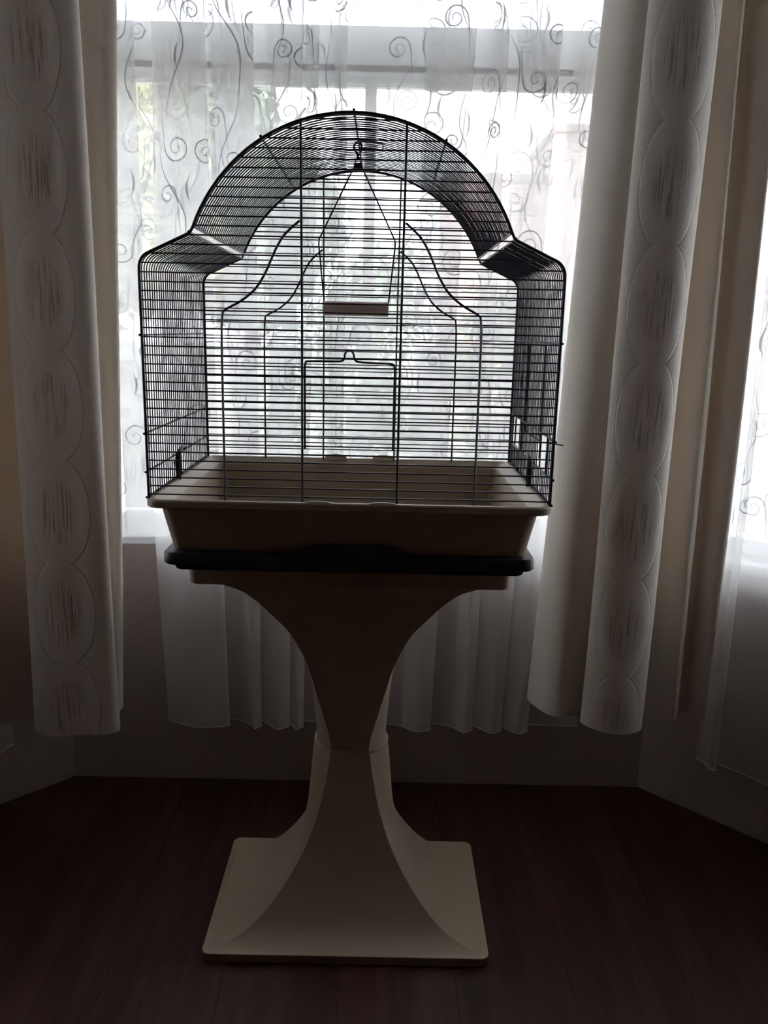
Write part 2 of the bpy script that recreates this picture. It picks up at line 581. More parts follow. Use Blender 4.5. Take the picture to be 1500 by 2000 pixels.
# local x runs from the corner outwards
wall_with_opening('wall_right', 0.0, CL, 0.055, CL - 0.09, M['wall'], (CX, WY, 0), -math.pi / 4)
make_window('window_3', 0.055, CL - 0.09, (CX, WY, 0), -math.pi / 4, [])
wall_with_opening('wall_left', -CL, 0.0, -CL + 0.09, -0.055, M['wall'], (-CX, WY, 0), math.pi / 4)
make_window('window_2', -CL + 0.09, -0.055, (-CX, WY, 0), math.pi / 4, [])
RX = DIAG - RETY
tag(MB().box(RX, SIDEX + T, RETY, RETY + T, -0.06, CEIL).obj('wall_front_right', M['room_wall']), kind='structure')
tag(MB().box(-SIDEX - T, -RX, RETY, RETY + T, -0.06, CEIL).obj('wall_front_left', M['room_wall']), kind='structure')
tag(MB().box(SIDEX, SIDEX + T, BACKY - T, RETY, -0.06, CEIL).obj('wall_side_right', M['room_wall']), kind='structure')
tag(MB().box(-SIDEX - T, -SIDEX, BACKY - T, RETY, -0.06, CEIL).obj('wall_side_left', M['room_wall']), kind='structure')
tag(MB().box(-SIDEX, SIDEX, BACKY - T, BACKY, -0.06, CEIL).obj('wall_rear', M['room_wall']), kind='structure')
ceil_poly = [(-SIDEX - T, BACKY - T), (SIDEX + T, BACKY - T), (SIDEX + T, RETY + T), (RX + 0.12, RETY + T), (CX + 0.07, WY + T), (-CX - 0.07, WY + T), (-RX - 0.12, RETY + T), (-SIDEX - T, RETY + T)]
tag(prism(MB(), ceil_poly, CEIL, CEIL + 0.12).obj('ceiling', M['ceiling']), kind='structure')

# curtain tracks on the bay's ceiling
TOPZ = 2.40
for nm, off in (('trim_1', 0.10), ('trim_2', 0.21)):
    k = off * (math.sqrt(2) - 1)
    d = off / math.sqrt(2)
    pts = [(-RX - d + 0.02, RETY - d + 0.02, TOPZ + 0.03), (-CX + k, WY - off, TOPZ + 0.03), (CX - k, WY - off, TOPZ + 0.03), (RX - d + 0.04 - 0.02, RETY - d + 0.02, TOPZ + 0.03)]
    mb = MB().tube(pts, 0.012, 8)
    tag(mb.obj(nm, M['rail']), kind='structure')


# ------------------------------------------------------------------ cloth
def cloth(name, mat, ctrl, z0, z1, nz, sub=3, wob=0.0, parent=None, step=None):
    """ctrl(z) -> list of (x, y); returns (object, grid, arc length table)"""
    rows = []
    for j in range(nz + 1):
        z = z0 + (z1 - z0) * j / nz
        pts = chaikin([tuple(p) for p in ctrl(z)], sub)
        rows.append([Vector((p[0], p[1], z)) for p in pts])
    n = len(rows[0])
    mid = rows[nz // 2]
    arc = [0.0]
    for a, b in zip(mid, mid[1:]):
        arc.append(arc[-1] + (b - a).length)
    mb = MB()
    mb.uv = []
    for row in rows:
        for i, p in enumerate(row):
            mb.v.append(tuple(p)); mb.uv.append((arc[i], p.z))
    for j in range(nz):
        for i in range(n - 1):
            mb.f.append((j * n + i, j * n + i + 1, (j + 1) * n + i + 1, (j + 1) * n + i))
    o = mb.obj(name, mat, parent, smooth=180)
    return o, rows, arc


def spiral_strokes(length, z0, z1, rng, space=0.115):
    """vine print in cloth space (u, v): list of (points, widths)"""
    out = []
    ncol = max(1, int(length / space))
    for c in range(ncol):
        uc = (c + 0.5) * length / ncol + rng.uniform(-0.012, 0.012)
        ph = rng.uniform(0, 6.28)
        # wavy stem in long broken strokes
        v = z0 + 0.02 + rng.uniform(0, 0.05)
        while v < z1 - 0.1:
            ln = rng.uniform(0.16, 0.26)
            pts, wd = [], []
            for k in range(15):
                t = k / 14
                vv = v + ln * t
                pts.append((uc + 0.026 * math.sin(vv * 19 + ph) + 0.006 * math.sin(vv * 41), vv))
                wd.append(0.0005 + 0.0011 * math.sin(math.pi * t) ** 2)
            out.append((pts, wd))
            v += ln * rng.uniform(1.0, 1.3)
        # curling tendrils
        v = z0 + 0.04 + rng.uniform(0, 0.06)
        side = rng.choice((-1, 1))
        while v < z1 - 0.06:
            u_s = uc + 0.026 * math.sin(v * 19 + ph)
            R = rng.uniform(0.017, 0.031)
            cu = u_s + side * (R * 1.25)
            cv = v + rng.uniform(0.02, 0.04)
            pts, wd = [], []
            turns = rng.uniform(1.35, 1.8)
            a0 = math.pi if side > 0 else 0.0
            dr = -1 if side > 0 else 1
            flip = rng.choice((-1, 1))
            for k in range(8):
                t = k / 8
                pts.append((u_s + (cu - side * R - u_s) * t, cv - flip * 0.06 * (1 - t) ** 1.4))
                wd.append(0.0005 + 0.0008 * t)
            for k in range(34):
                t = k / 33
                rr = R * (1 - t * 0.86)
                a = a0 + dr * flip * t * turns * 2 * math.pi
                pts.append((cu + rr * math.cos(a), cv + rr * math.sin(a)))
                wd.append(0.0016 - 0.0007 * t + (0.0015 if t > 0.94 else 0))
            out.append((pts, wd))
            if rng.random() < 0.5:           # leaf-like drop beside the tendril
                lu, lv = u_s - side * rng.uniform(0.015, 0.03), v + rng.uniform(-0.03, 0.05)
                lp, lw = [], []
                for k in range(10):
                    t = k / 9
                    lp.append((lu + 0.008 * math.sin(t * 3.1) * side, lv + 0.055 * t))
                    lw.append(0.0004 + 0.0022 * math.sin(math.pi * t) ** 2)
                out.append((lp, lw))
            v += rng.uniform(0.075, 0.12)
            side = -side
    return out


def print_on(rows, arc, z0, z1, strokes, name, mat, parent, toward):
    nz = len(rows) - 1
    def at(u, v):
        t = min(max((v - z0) / (z1 - z0) * nz, 0), nz - 1e-6)
        j = int(t); ft = t - j
        lo, hi = 0, len(arc) - 1
        u = min(max(u, 0), arc[-1] - 1e-6)
        while hi - lo > 1:
            m = (lo + hi) // 2
            if arc[m] <= u: lo = m
            else: hi = m
        fu = (u - arc[lo]) / max(arc[lo + 1] - arc[lo], 1e-9)
        a = rows[j][lo].lerp(rows[j][lo + 1], fu); b = rows[j + 1][lo].lerp(rows[j + 1][lo + 1], fu)
        tu = (rows[j][lo + 1] - rows[j][lo]).normalized()
        nn = tu.cross(Vector((0, 0, 1)))
        return a.lerp(b, ft), nn
    mb = MB()
    for pts, wd in strokes:
        if min(p[0] for p in pts) < 0.004 or max(p[0] for p in pts) > arc[-1] - 0.004: continue
        if min(p[1] for p in pts) < z0 + 0.012 or max(p[1] for p in pts) > z1 - 0.01: continue
        o = len(mb.v)
        for k, ((u, v), w) in enumerate(zip(pts, wd)):
            a = pts[max(k - 1, 0)]; b = pts[min(k + 1, len(pts) - 1)]
            du, dv = b[0] - a[0], b[1] - a[1]
            L = math.hypot(du, dv) or 1
            for s in (-1, 1):
                p, nn = at(u - s * dv / L * w, v + s * du / L * w)
                mb.v.append(tuple(p + nn * 0.0006 * toward))
            if k:
                mb.f.append((o + 2 * k - 2, o + 2 * k, o + 2 * k + 1, o + 2 * k - 1))
    o = mb.obj(name, mat, parent)
    o['kind'] = 'stuff'
    return o


def sheer(name, label, ctrl, z0, z1, nz, seed):
    o, rows, arc = cloth(name, M['sheer'], ctrl, z0, z1, nz, 3)
    tag(o, label, 'curtain')
    st = spiral_strokes(arc[-1], SILL + 0.05, z1, random.Random(seed))
    print_on(rows, arc, z0, z1, st, 'vine_print', M['flock'], o, 1)
    MB().tube([p + Vector((0, 0, 0.0)) for p in rows[0]], 0.0013, 5).obj('hem', M['hem'], o)
    return o


def fold_path(x_start, x_end, folds, z, yf=0.333, yb=0.352, s=0.0):
    """single cloth that doubles back at every fold; folds = ((a_top, b_top), (a_hem, b_hem), phase)"""
    t = min(max((z - 0.18) / 1.42, -0.1), 1.6)
    pts = [(x_start, yb + 0.012)]
    for n, (top, hem, q) in enumerate(folds):
        a = hem[0] + (top[0] - hem[0]) * t + 0.003 * math.sin(3.1 * z + q)
        b = hem[1] + (top[1] - hem[1]) * t + 0.003 * math.sin(2.3 * z + 2 * q)
        w = b - a
        pts += [(a - 0.012, yb + 0.004), (a + 0.15 * w, yf + 0.006), (a + 0.5 * w, yf - 0.012), (b - 0.006, yf - 0.002), (b + 0.004, yf + 0.008),
                (b - 0.01, yf + 0.014), (a + 0.5 * w, yb - 0.002), (a + 0.01, yb + 0.002), (a - 0.004, yb + 0.011), (a + 0.008, yb + 0.018), (a + 0.5 * w, yb + 0.02), (b, yb + 0.016)]
    pts.append((x_end, yb + 0.014))
    return pts


FOLDS = [((-0.396, -0.303), (-0.416, -0.285), 1.4),
         ((-0.299, -0.216), (-0.240, -0.211), 2.2),
         ((-0.183, -0.116), (-0.196, -0.156), 4.0),
         ((-0.111, -0.092), (-0.143, -0.118), 5.1),
         ((-0.056, -0.034), (-0.070, -0.045), 0.2),
         ((0.116, 0.205), (0.101, 0.162), 0.9),
         ((0.236, 0.264), (0.221, 0.258), 2.9),
         ((0.283, 0.366), (0.279, 0.319), 3.6),
         ((0.395, 0.440), (0.336, 0.384), 1.9)]
sheer('sheer_curtain', 'white sheer curtain with curling vine print hanging behind the bird cage',
      lambda z: fold_path(lerp_table([(0.178, -0.428), (0.62, -0.442), (1.55, -0.402)], z), 0.50, FOLDS, z), 0.178, TOPZ, 34, 11)
sheer('sheer_curtain', 'narrow white sheer curtain reaching only to the sill beside the left patterned drape',
      lambda z: [(-0.62, 0.392), (-0.545, 0.388), (-0.515, 0.380), (-0.450, 0.378), (-0.443, 0.384), (-0.505, 0.389), (-0.512, 0.394), (-0.495, 0.398), (-0.445, 0.396),
                 (lerp_table([(0.6, -0.415), (0.95, -0.40), (1.6, -0.375)], z) - 0.012, 0.391), (lerp_table([(0.6, -0.415), (0.95, -0.40), (1.6, -0.375)], z), 0.393)],
      SILL + 0.005, TOPZ, 24, 31)


def canted_sheer(sgn, folds_w, z):
    """sheer along a canted window, measured from the bay corner outwards"""
    out = []
    s = 0.06
    k = 0
    L = 1.40
    base = Vector((CX - 0.028, WY - 0.062))
    d = Vector((1, -1)).normalized(); n = Vector((-1, -1)).normalized()
    pts = [(folds_w[0][0] - 0.02, 0.0)]
    for a, b in folds_w:
        pts += [(a - 0.01, 0.0), (a + 0.02, 0.02), (b - 0.02, 0.026), (b, 0.018), (b - 0.02, 0.006), (a + 0.02, 0.002), (a, -0.008), (a + 0.02, -0.014), (b, -0.012)]
    pts.append((L, -0.005))
    for a, h in pts:
        p = base + d * a + n * h
        out.append((sgn * p.x, p.y))
    return out


sheer('sheer_curtain', 'white sheer vine curtain on the canted window beyond the plain-edged drape',
      lambda z: canted_sheer(1, [(0.15, 0.185), (0.33, 0.39), (0.52, 0.57)], z), 0.165, TOPZ, 30, 5)
sheer('sheer_curtain', 'white sheer vine curtain hidden mostly behind the left patterned drape',
      lambda z: canted_sheer(-1, [(0.15, 0.22), (0.40, 0.48)], z), 0.165, TOPZ, 30, 23)


def drape(name, label, table, z0, mat, centre, period):
    def ctrl(z):
        t = (z - 0.25) / 1.35
        tt = min(t, 1.25)
        return [(xb + (xt - xb) * tt + 0.0022 * math.sin(5.3 * z + 1.7 * i), y + 0.0022 * math.sin(4.1 * z + 2.3 * i))
                for i, (xt, xb, y) in enumerate(table)]
    o, rows, arc = cloth(name, mat, ctrl, z0, TOPZ, 60, 3)
    tag(o, label, 'curtain', 'patterned drapes either side of the bay window')
    # centre a column of ovals on the front fold
    mid = rows[len(rows) // 3]
    best = min(range(len(mid)), key=lambda i: (mid[i].xy - Vector(centre)).length)
    shift = period * 8.5 - arc[best]
    for d in o.data.uv_layers[0].data:
        d.uv = (d.uv[0] + shift, d.uv[1])
    return o


LEFT = [(-0.86, -0.90, 0.055), (-0.77, -0.80, 0.14), (-0.69, -0.71, 0.215), (-0.60, -0.62, 0.250), (-0.560, -0.58, 0.235),
        (-0.600, -0.615, 0.212), (-0.632, -0.655, 0.195), (-0.618, -0.640, 0.162), (-0.575, -0.590, 0.148), (-0.530, -0.535, 0.165),
        (-0.510, -0.510, 0.160), (-0.478, -0.478, 0.172), (-0.482, -0.480, 0.200), (-0.520, -0.515, 0.235), (-0.530, -0.535, 0.265),
        (-0.495, -0.515, 0.278), (-0.462, -0.508, 0.262), (-0.440, -0.500, 0.272), (-0.455, -0.505, 0.300), (-0.520, -0.54, 0.315)]
RIGHT = [(0.52, 0.46, 0.322), (0.45, 0.395, 0.322), (0.422, 0.366, 0.300), (0.424, 0.366, 0.262), (0.448, 0.392, 0.208),
         (0.485, 0.430, 0.194), (0.520, 0.475, 0.222), (0.555, 0.520, 0.258), (0.560, 0.530, 0.228), (0.510, 0.490, 0.212),
         (0.472, 0.456, 0.194), (0.474, 0.456, 0.166), (0.505, 0.488, 0.140), (0.545, 0.525, 0.128), (0.580, 0.562, 0.140),
         (0.592, 0.578, 0.168), (0.575, 0.562, 0.215), (0.585, 0.585, 0.270), (0.612, 0.618, 0.258), (0.632, 0.645, 0.190),
         (0.648, 0.665, 0.205), (0.652, 0.672, 0.236), (0.668, 0.690, 0.236), (0.688, 0.705, 0.196), (0.712, 0.718, 0.186), (0.716, 0.722, 0.212), (0.690, 0.700, 0.250)]
drape('patterned_drape', 'cream oval-patterned drape hanging at the left of the cage', LEFT, 0.243, M['drape_left'], (-0.556, 0.150), 0.40)
drape('patterned_drape', 'cream oval-patterned drape with a smooth plain edge at the right of the cage', RIGHT, 0.283, M['drape_right'], (0.520, 0.133), 0.62)

# ------------------------------------------------------------------ pedestal stand
stand = empty('cage_stand', (0, 0, 0))
tag(stand, 'cream plastic hourglass pedestal with flared square base, carrying the cage', 'stand')
WXc, WYc = 0.034, 0.050


def section(X, bulge, z, nf=12, ns=10, r=0.010):
    Y = WYc + 0.108 * (X - WXc) / 0.209
    # one quarter-symmetric outline: front edge, right side, back edge, left side
    pts = []
    for k in range(nf + 1):                      # front, left to right
        t = -1 + 2 * k / nf
        x_ = (X - r * 0.3) * t
        pts.append((x_, -Y, z))
    for k in range(1, ns):
        t = -1 + 2 * k / ns
        pts.append((X + bulge * (1 - abs(t) ** 2.2), Y * t * 0.985, z))
    for k in range(nf + 1):
        t = 1 - 2 * k / nf
        pts.append(((X - r * 0.3) * t, Y, z))
    for k in range(1, ns):
        t = 1 - 2 * k / ns
        pts.append((-(X + bulge * (1 - abs(t) ** 2.2)), Y * t * 0.985, z))
    return pts


LOW = [(0.0185, 0.2360), (0.0205, 0.224), (0.0255, 0.203), (0.036, 0.176), (0.056, 0.1500), (0.085, 0.125), (0.120, 0.1015), (0.157, 0.0815), (0.200, 0.0645), (0.247, 0.0515), (0.290, 0.0430), (0.333, 0.0370), (0.340, 0.0360)]
LOWB = [(0.019, 0.0), (0.06, 0.0), (0.10, 0.0015), (0.13, 0.0042), (0.155, 0.0075), (0.185, 0.0120), (0.212, 0.0165), (0.25, 0.0225), (0.298, 0.0275), (0.34, 0.0285)]
UP = [(0.340, 0.0350), (0.364, 0.0385), (0.405, 0.0488), (0.4545, 0.0615), (0.493, 0.0715), (0.528, 0.0840), (0.567, 0.1035), (0.606, 0.1335), (0.627, 0.1510), (0.648, 0.1735), (0.660, 0.196), (0.666, 0.2100)]
UPB = [(0.340, 0.0265), (0.38, 0.0210), (0.43, 0.012), (0.49, 0.003), (0.53, 0.0), (0.67, 0.0)]
base = MB()
base.loft([rrect(0.2395, 0.1560, 0.0, 0.013, 6), rrect(0.2425, 0.159, 0.0172, 0.014, 6), rrect(0.2432, 0.1597, 0.0182, 0.014, 6), rrect(0.2426, 0.1591, 0.0190, 0.013, 6)])
base.obj('base', M['cream'], stand, smooth=35)
zs = [0.0185 + (0.336 - 0.0185) * (k / 56) ** 1.8 for k in range(57)]
MB().loft([section(spline_table(LOW, z), spline_table(LOWB, z), z) for z in zs], cap0=False).obj('lower_column', M['cream'], stand, smooth=20)
zs = [0.671 - (0.671 - 0.334) * (k / 40) ** 1.35 for k in range(41)][::-1]
MB().loft([section(spline_table(UP, z), spline_table(UPB, z), z) for z in zs]).obj('upper_column', M['cream'], stand, smooth=20)
# lip where the upper half plugs into the lower half
lip = MB()
lip.loft([section(0.0366, 0.0284, 0.329), section(0.0370, 0.0290, 0.331), section(0.0371, 0.0291, 0.3375), section(0.0366, 0.0286, 0.3392), section(0.0350, 0.0272, 0.3380)], cap0=False, cap1=False)
lip.obj('collar', M['cream'], stand, smooth=50)
tp = MB()
tp.loft([rrect(0.2405, 0.156, 0.6685, 0.012, 5), rrect(0.243, 0.158, 0.6705, 0.012, 5), rrect(0.2440, 0.159, 0.7000, 0.012, 5)])
tp.obj('top_plate', M['cream'], stand, smooth=35)
ho = MB()
ho.loft([rrect(0.2555, 0.187, 0.7005, 0.014, 6), rrect(0.2570, 0.1885, 0.7025, 0.015, 6), rrect(0.2575, 0.189, 0.7100, 0.015, 6),
         rrect(0.2670, 0.198, 0.7105, 0.015, 6), rrect(0.2698, 0.2008, 0.7135, 0.016, 6), rrect(0.2698, 0.2008, 0.7265, 0.016, 6), rrect(0.2680, 0.1990, 0.7292, 0.015, 6)])
holder = ho.obj('cage_holder', M['black_plastic'], stand, smooth=40)
holder['label'] = 'black plastic tray on top of the cream pedestal'
prof = []
for k in range(41):
    xx = -0.14 + 0.28 * k / 40
    s = 1 - min(max((abs(xx) - 0.045) / 0.060, 0), 1)
    prof.append((xx + 0.004, 0.7285 + 0.0165 * (s * s * (3 - 2 * s))))
hb = MB(); n = len(prof); vs = []
for yy in (-0.2010, -0.1940):
    vs += [(a, yy, 0.727) for a, _ in prof] + [(a, yy + (0.001 if yy < -0.2 else -0.001), z) for a, z in prof]
fs = []
for k in range(n - 1):
    fs += [(k, k + 1, n + k + 1, n + k), (2 * n + k + 1, 2 * n + k, 3 * n + k, 3 * n + k + 1), (n + k, n + k + 1, 3 * n + k + 1, 3 * n + k), (k + 1, k, 2 * n + k, 2 * n + k + 1)]
fs += [(0, n, 3 * n, 2 * n), (n - 1, 3 * n - 1, 4 * n - 1, 2 * n - 1)]
hb.add(vs, fs).obj('front_lip', M['black_plastic'], holder, smooth=40)

# ------------------------------------------------------------------ bird cage
cage = empty('bird_cage', (0, 0, 0.7295))
tag(cage, 'arched dark wire bird cage with a cream plastic tray, standing on the pedestal', 'cage')


def cage_part(mb, name, mat, parent=None, smooth=60):
    o = mb.obj(name, mat, None, smooth)
    if parent is None:
        o.parent = cage
        o.matrix_parent_inverse = Matrix.Translation((0, 0, -0.7295))
    else:
        o.parent = parent
        o.matrix_parent_inverse = Matrix.Identity(4)
    return o


RZ = 0.8085
tr = MB()
tr.loft([rrect(0.2555, 0.186, 0.7295, 0.014, 6), rrect(0.2575, 0.188, 0.7320, 0.015, 6), rrect(0.2715, 0.1985, 0.7945, 0.018, 6), rrect(0.2720, 0.199, 0.7965, 0.018, 6),
         rrect(0.2865, 0.2095, 0.7965, 0.020, 6), rrect(0.2885, 0.2115, 0.7985, 0.020, 6), rrect(0.2885, 0.2115, 0.8065, 0.020, 6), rrect(0.2868, 0.2098, RZ, 0.019, 6),
         rrect(0.2800, 0.2030, RZ, 0.016, 6), rrect(0.2785, 0.2015, 0.8062, 0.016, 6), rrect(0.2740, 0.1970, 0.8045, 0.015, 6), rrect(0.2705, 0.1935, 0.8000, 0.015, 6), rrect(0.2640, 0.1870, 0.7975, 0.014, 6), rrect(0.2620, 0.1850, 0.7950, 0.014, 6),
         rrect(0.2490, 0.1790, 0.7370, 0.014, 6), rrect(0.2460, 0.1760, 0.7345, 0.014, 6)])
tray = cage_part(tr, 'tray', M['cream'], smooth=35)
tray['label'] = 'cream plastic tray with flared sides'
for xc, y_, s in ((-0.0435, 0.1990, 1.15), (0.0475, 0.1990, 1.15), (-0.0435, -0.2060, 0.45), (0.0470, -0.2060, 0.45)):
    mb = MB(); ring = [[], []]
    for k in range(13):
        a = math.pi * k / 12
        for q, yy in enumerate((y_ - 0.0015, y_ + 0.0015)):
            ring[q].append((xc + 0.0225 * math.cos(a), yy, RZ - 0.002 + 0.0095 * s * math.sin(a)))
    mb.add(ring[0] + ring[1], [tuple(reversed(range(13))), tuple(range(13, 26))] + [(k, (k + 1) % 13, 13 + (k + 1) % 13, 13 + k) for k in range(13)])
    cage_part(mb, 'clip_tab', M['clip'], smooth=40)

HW, YF = 0.2850, 0.1970                      # half width, half depth of the wire body
ARC_R, ARC_Z = 0.2273, 1.0927                # arched roof
A_PT, B_PT = (0.2155, 1.1685), (0.2095, 1.1752)   # lower and upper edge of the slit beside the arch


def side_profile(sgn):
    """from the tray up the side, round the shoulder, to the slit"""
    pts = [(HW, RZ), (HW, 0.90), (HW, 1.0349), (HW, 1.118)]
    c = (HW - 0.020, 1.1215)                  # rounded shoulder
    for k in range(1, 8):
        a = math.radians(0 + 66 * k / 7)
        pts.append((c[0] + 0.020 * math.cos(a), c[1] + 0.020 * math.sin(a) * 1.12))
    pts.append(A_PT)
    return [(sgn * x_, z_) for x_, z_ in pts]


def arch_profile(n=28):
    a1 = math.atan2(B_PT[1] - ARC_Z, B_PT[0])
    return [(ARC_R * math.cos(a1 + (math.pi - 2 * a1) * k / n), ARC_Z + ARC_R * math.sin(a1 + (math.pi - 2 * a1) * k / n)) for k in range(n + 1)]


def half_width(z):
    if z < 1.1215: return HW
    if z < A_PT[1]:
        sp = [(b, a) for a, b in side_profile(1)]
        return lerp_table(sorted(sp), z)
    if z < B_PT[1]: return A_PT[0] - (z - A_PT[1]) * 0.9
    q = ARC_R ** 2 - (z - ARC_Z) ** 2
    return math.sqrt(q) if q > 0 else 0.0


outline = [p for p in side_profile(1)] + arch_profile(40) + list(reversed(side_profile(-1)))
SCURVE = [(0.0700, 1.1865), (0.0815, 1.1770), (0.0935, 1.1655), (0.1045, 1.1450), (0.1160, 1.1185), (0.1295, 1.0975), (0.1495, 1.0815), (0.1700, 1.0715), (0.1765, 1.0650)]
for side, y0, nm in ((-1, -YF, 'front_frame'), (1, YF, 'back_frame')):
    fr = cage_part(MB().tube([(a, y0, b) for a, b in outline], 0.0021, 8), nm, M['wire'])
    inv = Matrix.Identity(4)
    yb = y0 - side * 0.0026                   # bars welded on the inner side
    k = 0
    while True:
        z = 0.8140 + 0.01215 * k
        w = half_width(z)
        if z > 1.316 or w < 0.02: break
        mb = MB().tube([(-w, yb, z), (0.0, yb, z), (w, yb, z)], 0.00115, 6)
        cage_part(mb, 'bar', M['wire'], fr)
        k += 1
    yu = y0 + side * 0.0012
    for sx in (-1, 1):
        zt = ARC_Z + math.sqrt(ARC_R ** 2 - 0.068 ** 2)
        cage_part(MB().tube([(sx * 0.0670, yu, RZ - 0.002), (sx * 0.0670, yu, 1.05), (sx * 0.0685, yu, zt)], 0.0017, 6), 'upright', M['wire'], fr)
        pts = chaikin([(sx * a, yu) + (b,) for a, b in SCURVE] + [(sx * 0.1765, yu, 0.95), (sx * 0.1765, yu, RZ - 0.002)], 2)
        cage_part(MB().tube(pts, 0.0018, 6), 'curved_upright', M['wire'], fr)

NH = 33
feeders = [(-0.145, -0.088), (0.093, 0.155)]      # openings in the right-hand side
H1, H2, HM = 0.9007, 0.8466, 1.0349
jit = random.Random(3)
for k in range(1, NH):
    y = -YF + 2 * YF * k / NH + jit.uniform(-0.0007, 0.0007)
    cage_part(MB().tube([(a, y, b) for a, b in arch_profile(28)], 0.00097, 5), 'roof_wire', M['wire'])
    for sgn in (-1, 1):
        p = [(a, y, b) for a, b in side_profile(sgn)]
        mb = MB()
        if sgn > 0 and any(a < y < b for a, b in feeders):
            mb.tube([(HW, y, RZ), (HW, y, H2)], 0.00097, 5)
            mb.tube([(HW, y, H1), (HW, y, HM)] + p[3:], 0.00097, 5)
        else:
            mb.tube(p, 0.00097, 5)
        cage_part(mb, 'side_wire', M['wire'])
ro = 0.0016
rods = []
for sgn in (-1, 1):
    for z in (HM, H1, H2, RZ + 0.002):
        rods.append((sgn * (HW + 0.0012), z))
    rods.append((sgn * A_PT[0], A_PT[1] + 0.0006)); rods.append((sgn * B_PT[0], B_PT[1] + 0.0006))
    rods.append((sgn * 0.1195, ARC_Z + math.sqrt(ARC_R ** 2 - 0.1195 ** 2) + 0.0018))
rods.append((0.0, ARC_Z + ARC_R + 0.0018))
for x_, z in rods:
    cage_part(MB().tube([(x_, -YF - 0.0055, z), (x_, -YF - 0.003, z), (x_, YF + 0.004, z)], [0.0021, ro, ro], 6), 'cross_rod', M['wire'])

# front door outline with its thumb loop
yd = -YF + 0.0060
door = chaikin([(-0.0640, yd, 0.882), (-0.0640, yd, 0.98), (-0.0640, yd, 1.0030), (-0.060, yd, 1.0045), (-0.03, yd, 1.0045), (-0.0125, yd, 1.0050), (-0.0095, yd, 1.0085), (-0.0090, yd, 1.0165), (-0.0030, yd, 1.0215),
                (0.0030, yd, 1.0165), (0.0040, yd, 1.0085), (0.0075, yd, 1.0045), (0.03, yd, 1.0035), (0.056, yd, 1.0030), (0.0600, yd, 1.0010), (0.0600, yd, 0.98), (0.0600, yd, 0.882)], 2)
cage_part(MB().tube(door, 0.0015, 6), 'front_door', M['wire'])
# side door on the right, hinged frame with a small catch
xd = HW + 0.0030
sd = MB().tube([(xd, 0.0576, 0.886), (xd, 0.0576, 1.030), (xd, -0.0770, 1.030), (xd, -0.0770, 0.886), (xd, 0.0576, 0.886)], 0.0017, 6)
sdo = cage_part(sd, 'side_door', M['wire'])
cage_part(MB().tube([(xd, 0.0600, 0.975), (xd, 0.115, 0.975), (xd, 0.118, 0.972), (xd, 0.118, 0.955)], 0.0014, 6), 'door_catch', M['wire'], sdo)
cage_part(MB().tube([(xd, -0.0840, 0.860), (xd, -0.0840, 1.026)], 0.0018, 6), 'hinge_rod', M['wire'], sdo)
for a, b in feeders:
    cage_part(MB().tube([(xd, a, H2), (xd, a, H1), (xd, b, H1), (xd, b, H2)], 0.0014, 6, closed=True), 'feeder_opening', M['wire'])
cage_part(MB().tube([(HW, -0.165, 0.894), (HW + 0.012, -0.166, 0.893), (HW + 0.020, -0.166, 0.8915)], 0.0009, 5), 'feeder_pin', M['wire'])
# black clips holding the wire body to the tray
for sgn in (-1, 1):
    xx = sgn * (HW - 0.004)
    c = MB().tube([(xx, -0.004, 0.8535), (xx, -0.018, 0.8545), (xx, -0.030, 0.852), (xx, -0.042, 0.846), (xx, -0.046, 0.834), (xx, -0.044, 0.820), (xx, -0.041, RZ - 0.003)],
                  [0.0042, 0.0034, 0.0036, 0.0046, 0.0054, 0.0046, 0.0030], 8)
    cl = cage_part(c, 'tray_latch', M['black_plastic'])
    cl['label'] = 'black plastic latch'
# wire clip on the roof
cage_part(MB().tube([(0.003, -0.055, 1.3165), (0.034, -0.055, 1.3140), (0.0365, -0.052, 1.3135), (0.0365, -0.005, 1.3135), (0.034, -0.002, 1.3140), (0.003, -0.002, 1.3165)], 0.0014, 6), 'roof_clip', M['wire'])

# ------------------------------------------------------------------ swing inside the cage
swing = empty('bird_swing', (0, 0, 1.081))
tag(swing, 'small bird swing with tan perch hanging inside the cage', 'bird swing')


def swing_part(mb, name, mat, smooth=50):
    o = mb.obj(name, mat, swing, smooth)
    o.matrix_parent_inverse = Matrix.Translation((0, 0, -1.081))
    return o


px, py = -0.001, -0.002
pr = [(px - 0.0525, py, 1.0800), (px - 0.0510, py, 1.0800), (px + 0.0500, py, 1.0800), (px + 0.0515, py, 1.0800)]
swing_part(MB().tube(pr, [0.0098, 0.0112, 0.0112, 0.0098], 18), 'perch', M['perch'])
for s in (-1, 1):
    pts = [(s * 0.0500 + px, py, 1.0812), (s * 0.0512 + px, py, 1.092), (s * 0.0595 + px, py, 1.176), (s * 0.0590 + px, py, 1.184), (s * 0.0060 + px, py, 1.290),
           (s * 0.0035 + px, py, 1.299), (-s * 0.0015 + px, py, 1.308)]
    swing_part(MB().tube(pts, 0.00125, 6), 'swing_wire', M['wire'])
swing_part(MB().box(px - 0.0065, px + 0.0065, py - 0.003, py + 0.003, 1.2875, 1.2960, 0.001), 'clamp', M['black_plastic'])
hook = [(px, py, 1.300), (px - 0.001, py, 1.3085), (px - 0.005, py - 0.004, 1.3135), (px - 0.007, py - 0.009, 1.3175), (px - 0.002, py - 0.013, 1.3235), (px + 0.004, py - 0.013, 1.3225), (px + 0.006, py - 0.010, 1.3165), (px + 0.004, py - 0.006, 1.3095)]
swing_part(MB().tube(chaikin(hook, 2), 0.0019, 6), 'hook', M['wire'])

# ------------------------------------------------------------------ outdoors, seen pale through the sheer
GZ = -0.75
lawn = prism(MB(), [(-60, 0.75), (60, 0.75), (60, 90), (-60, 90)], GZ - 0.2, GZ).obj('lawn', M['grass'])
tag(lawn, kind='structure')


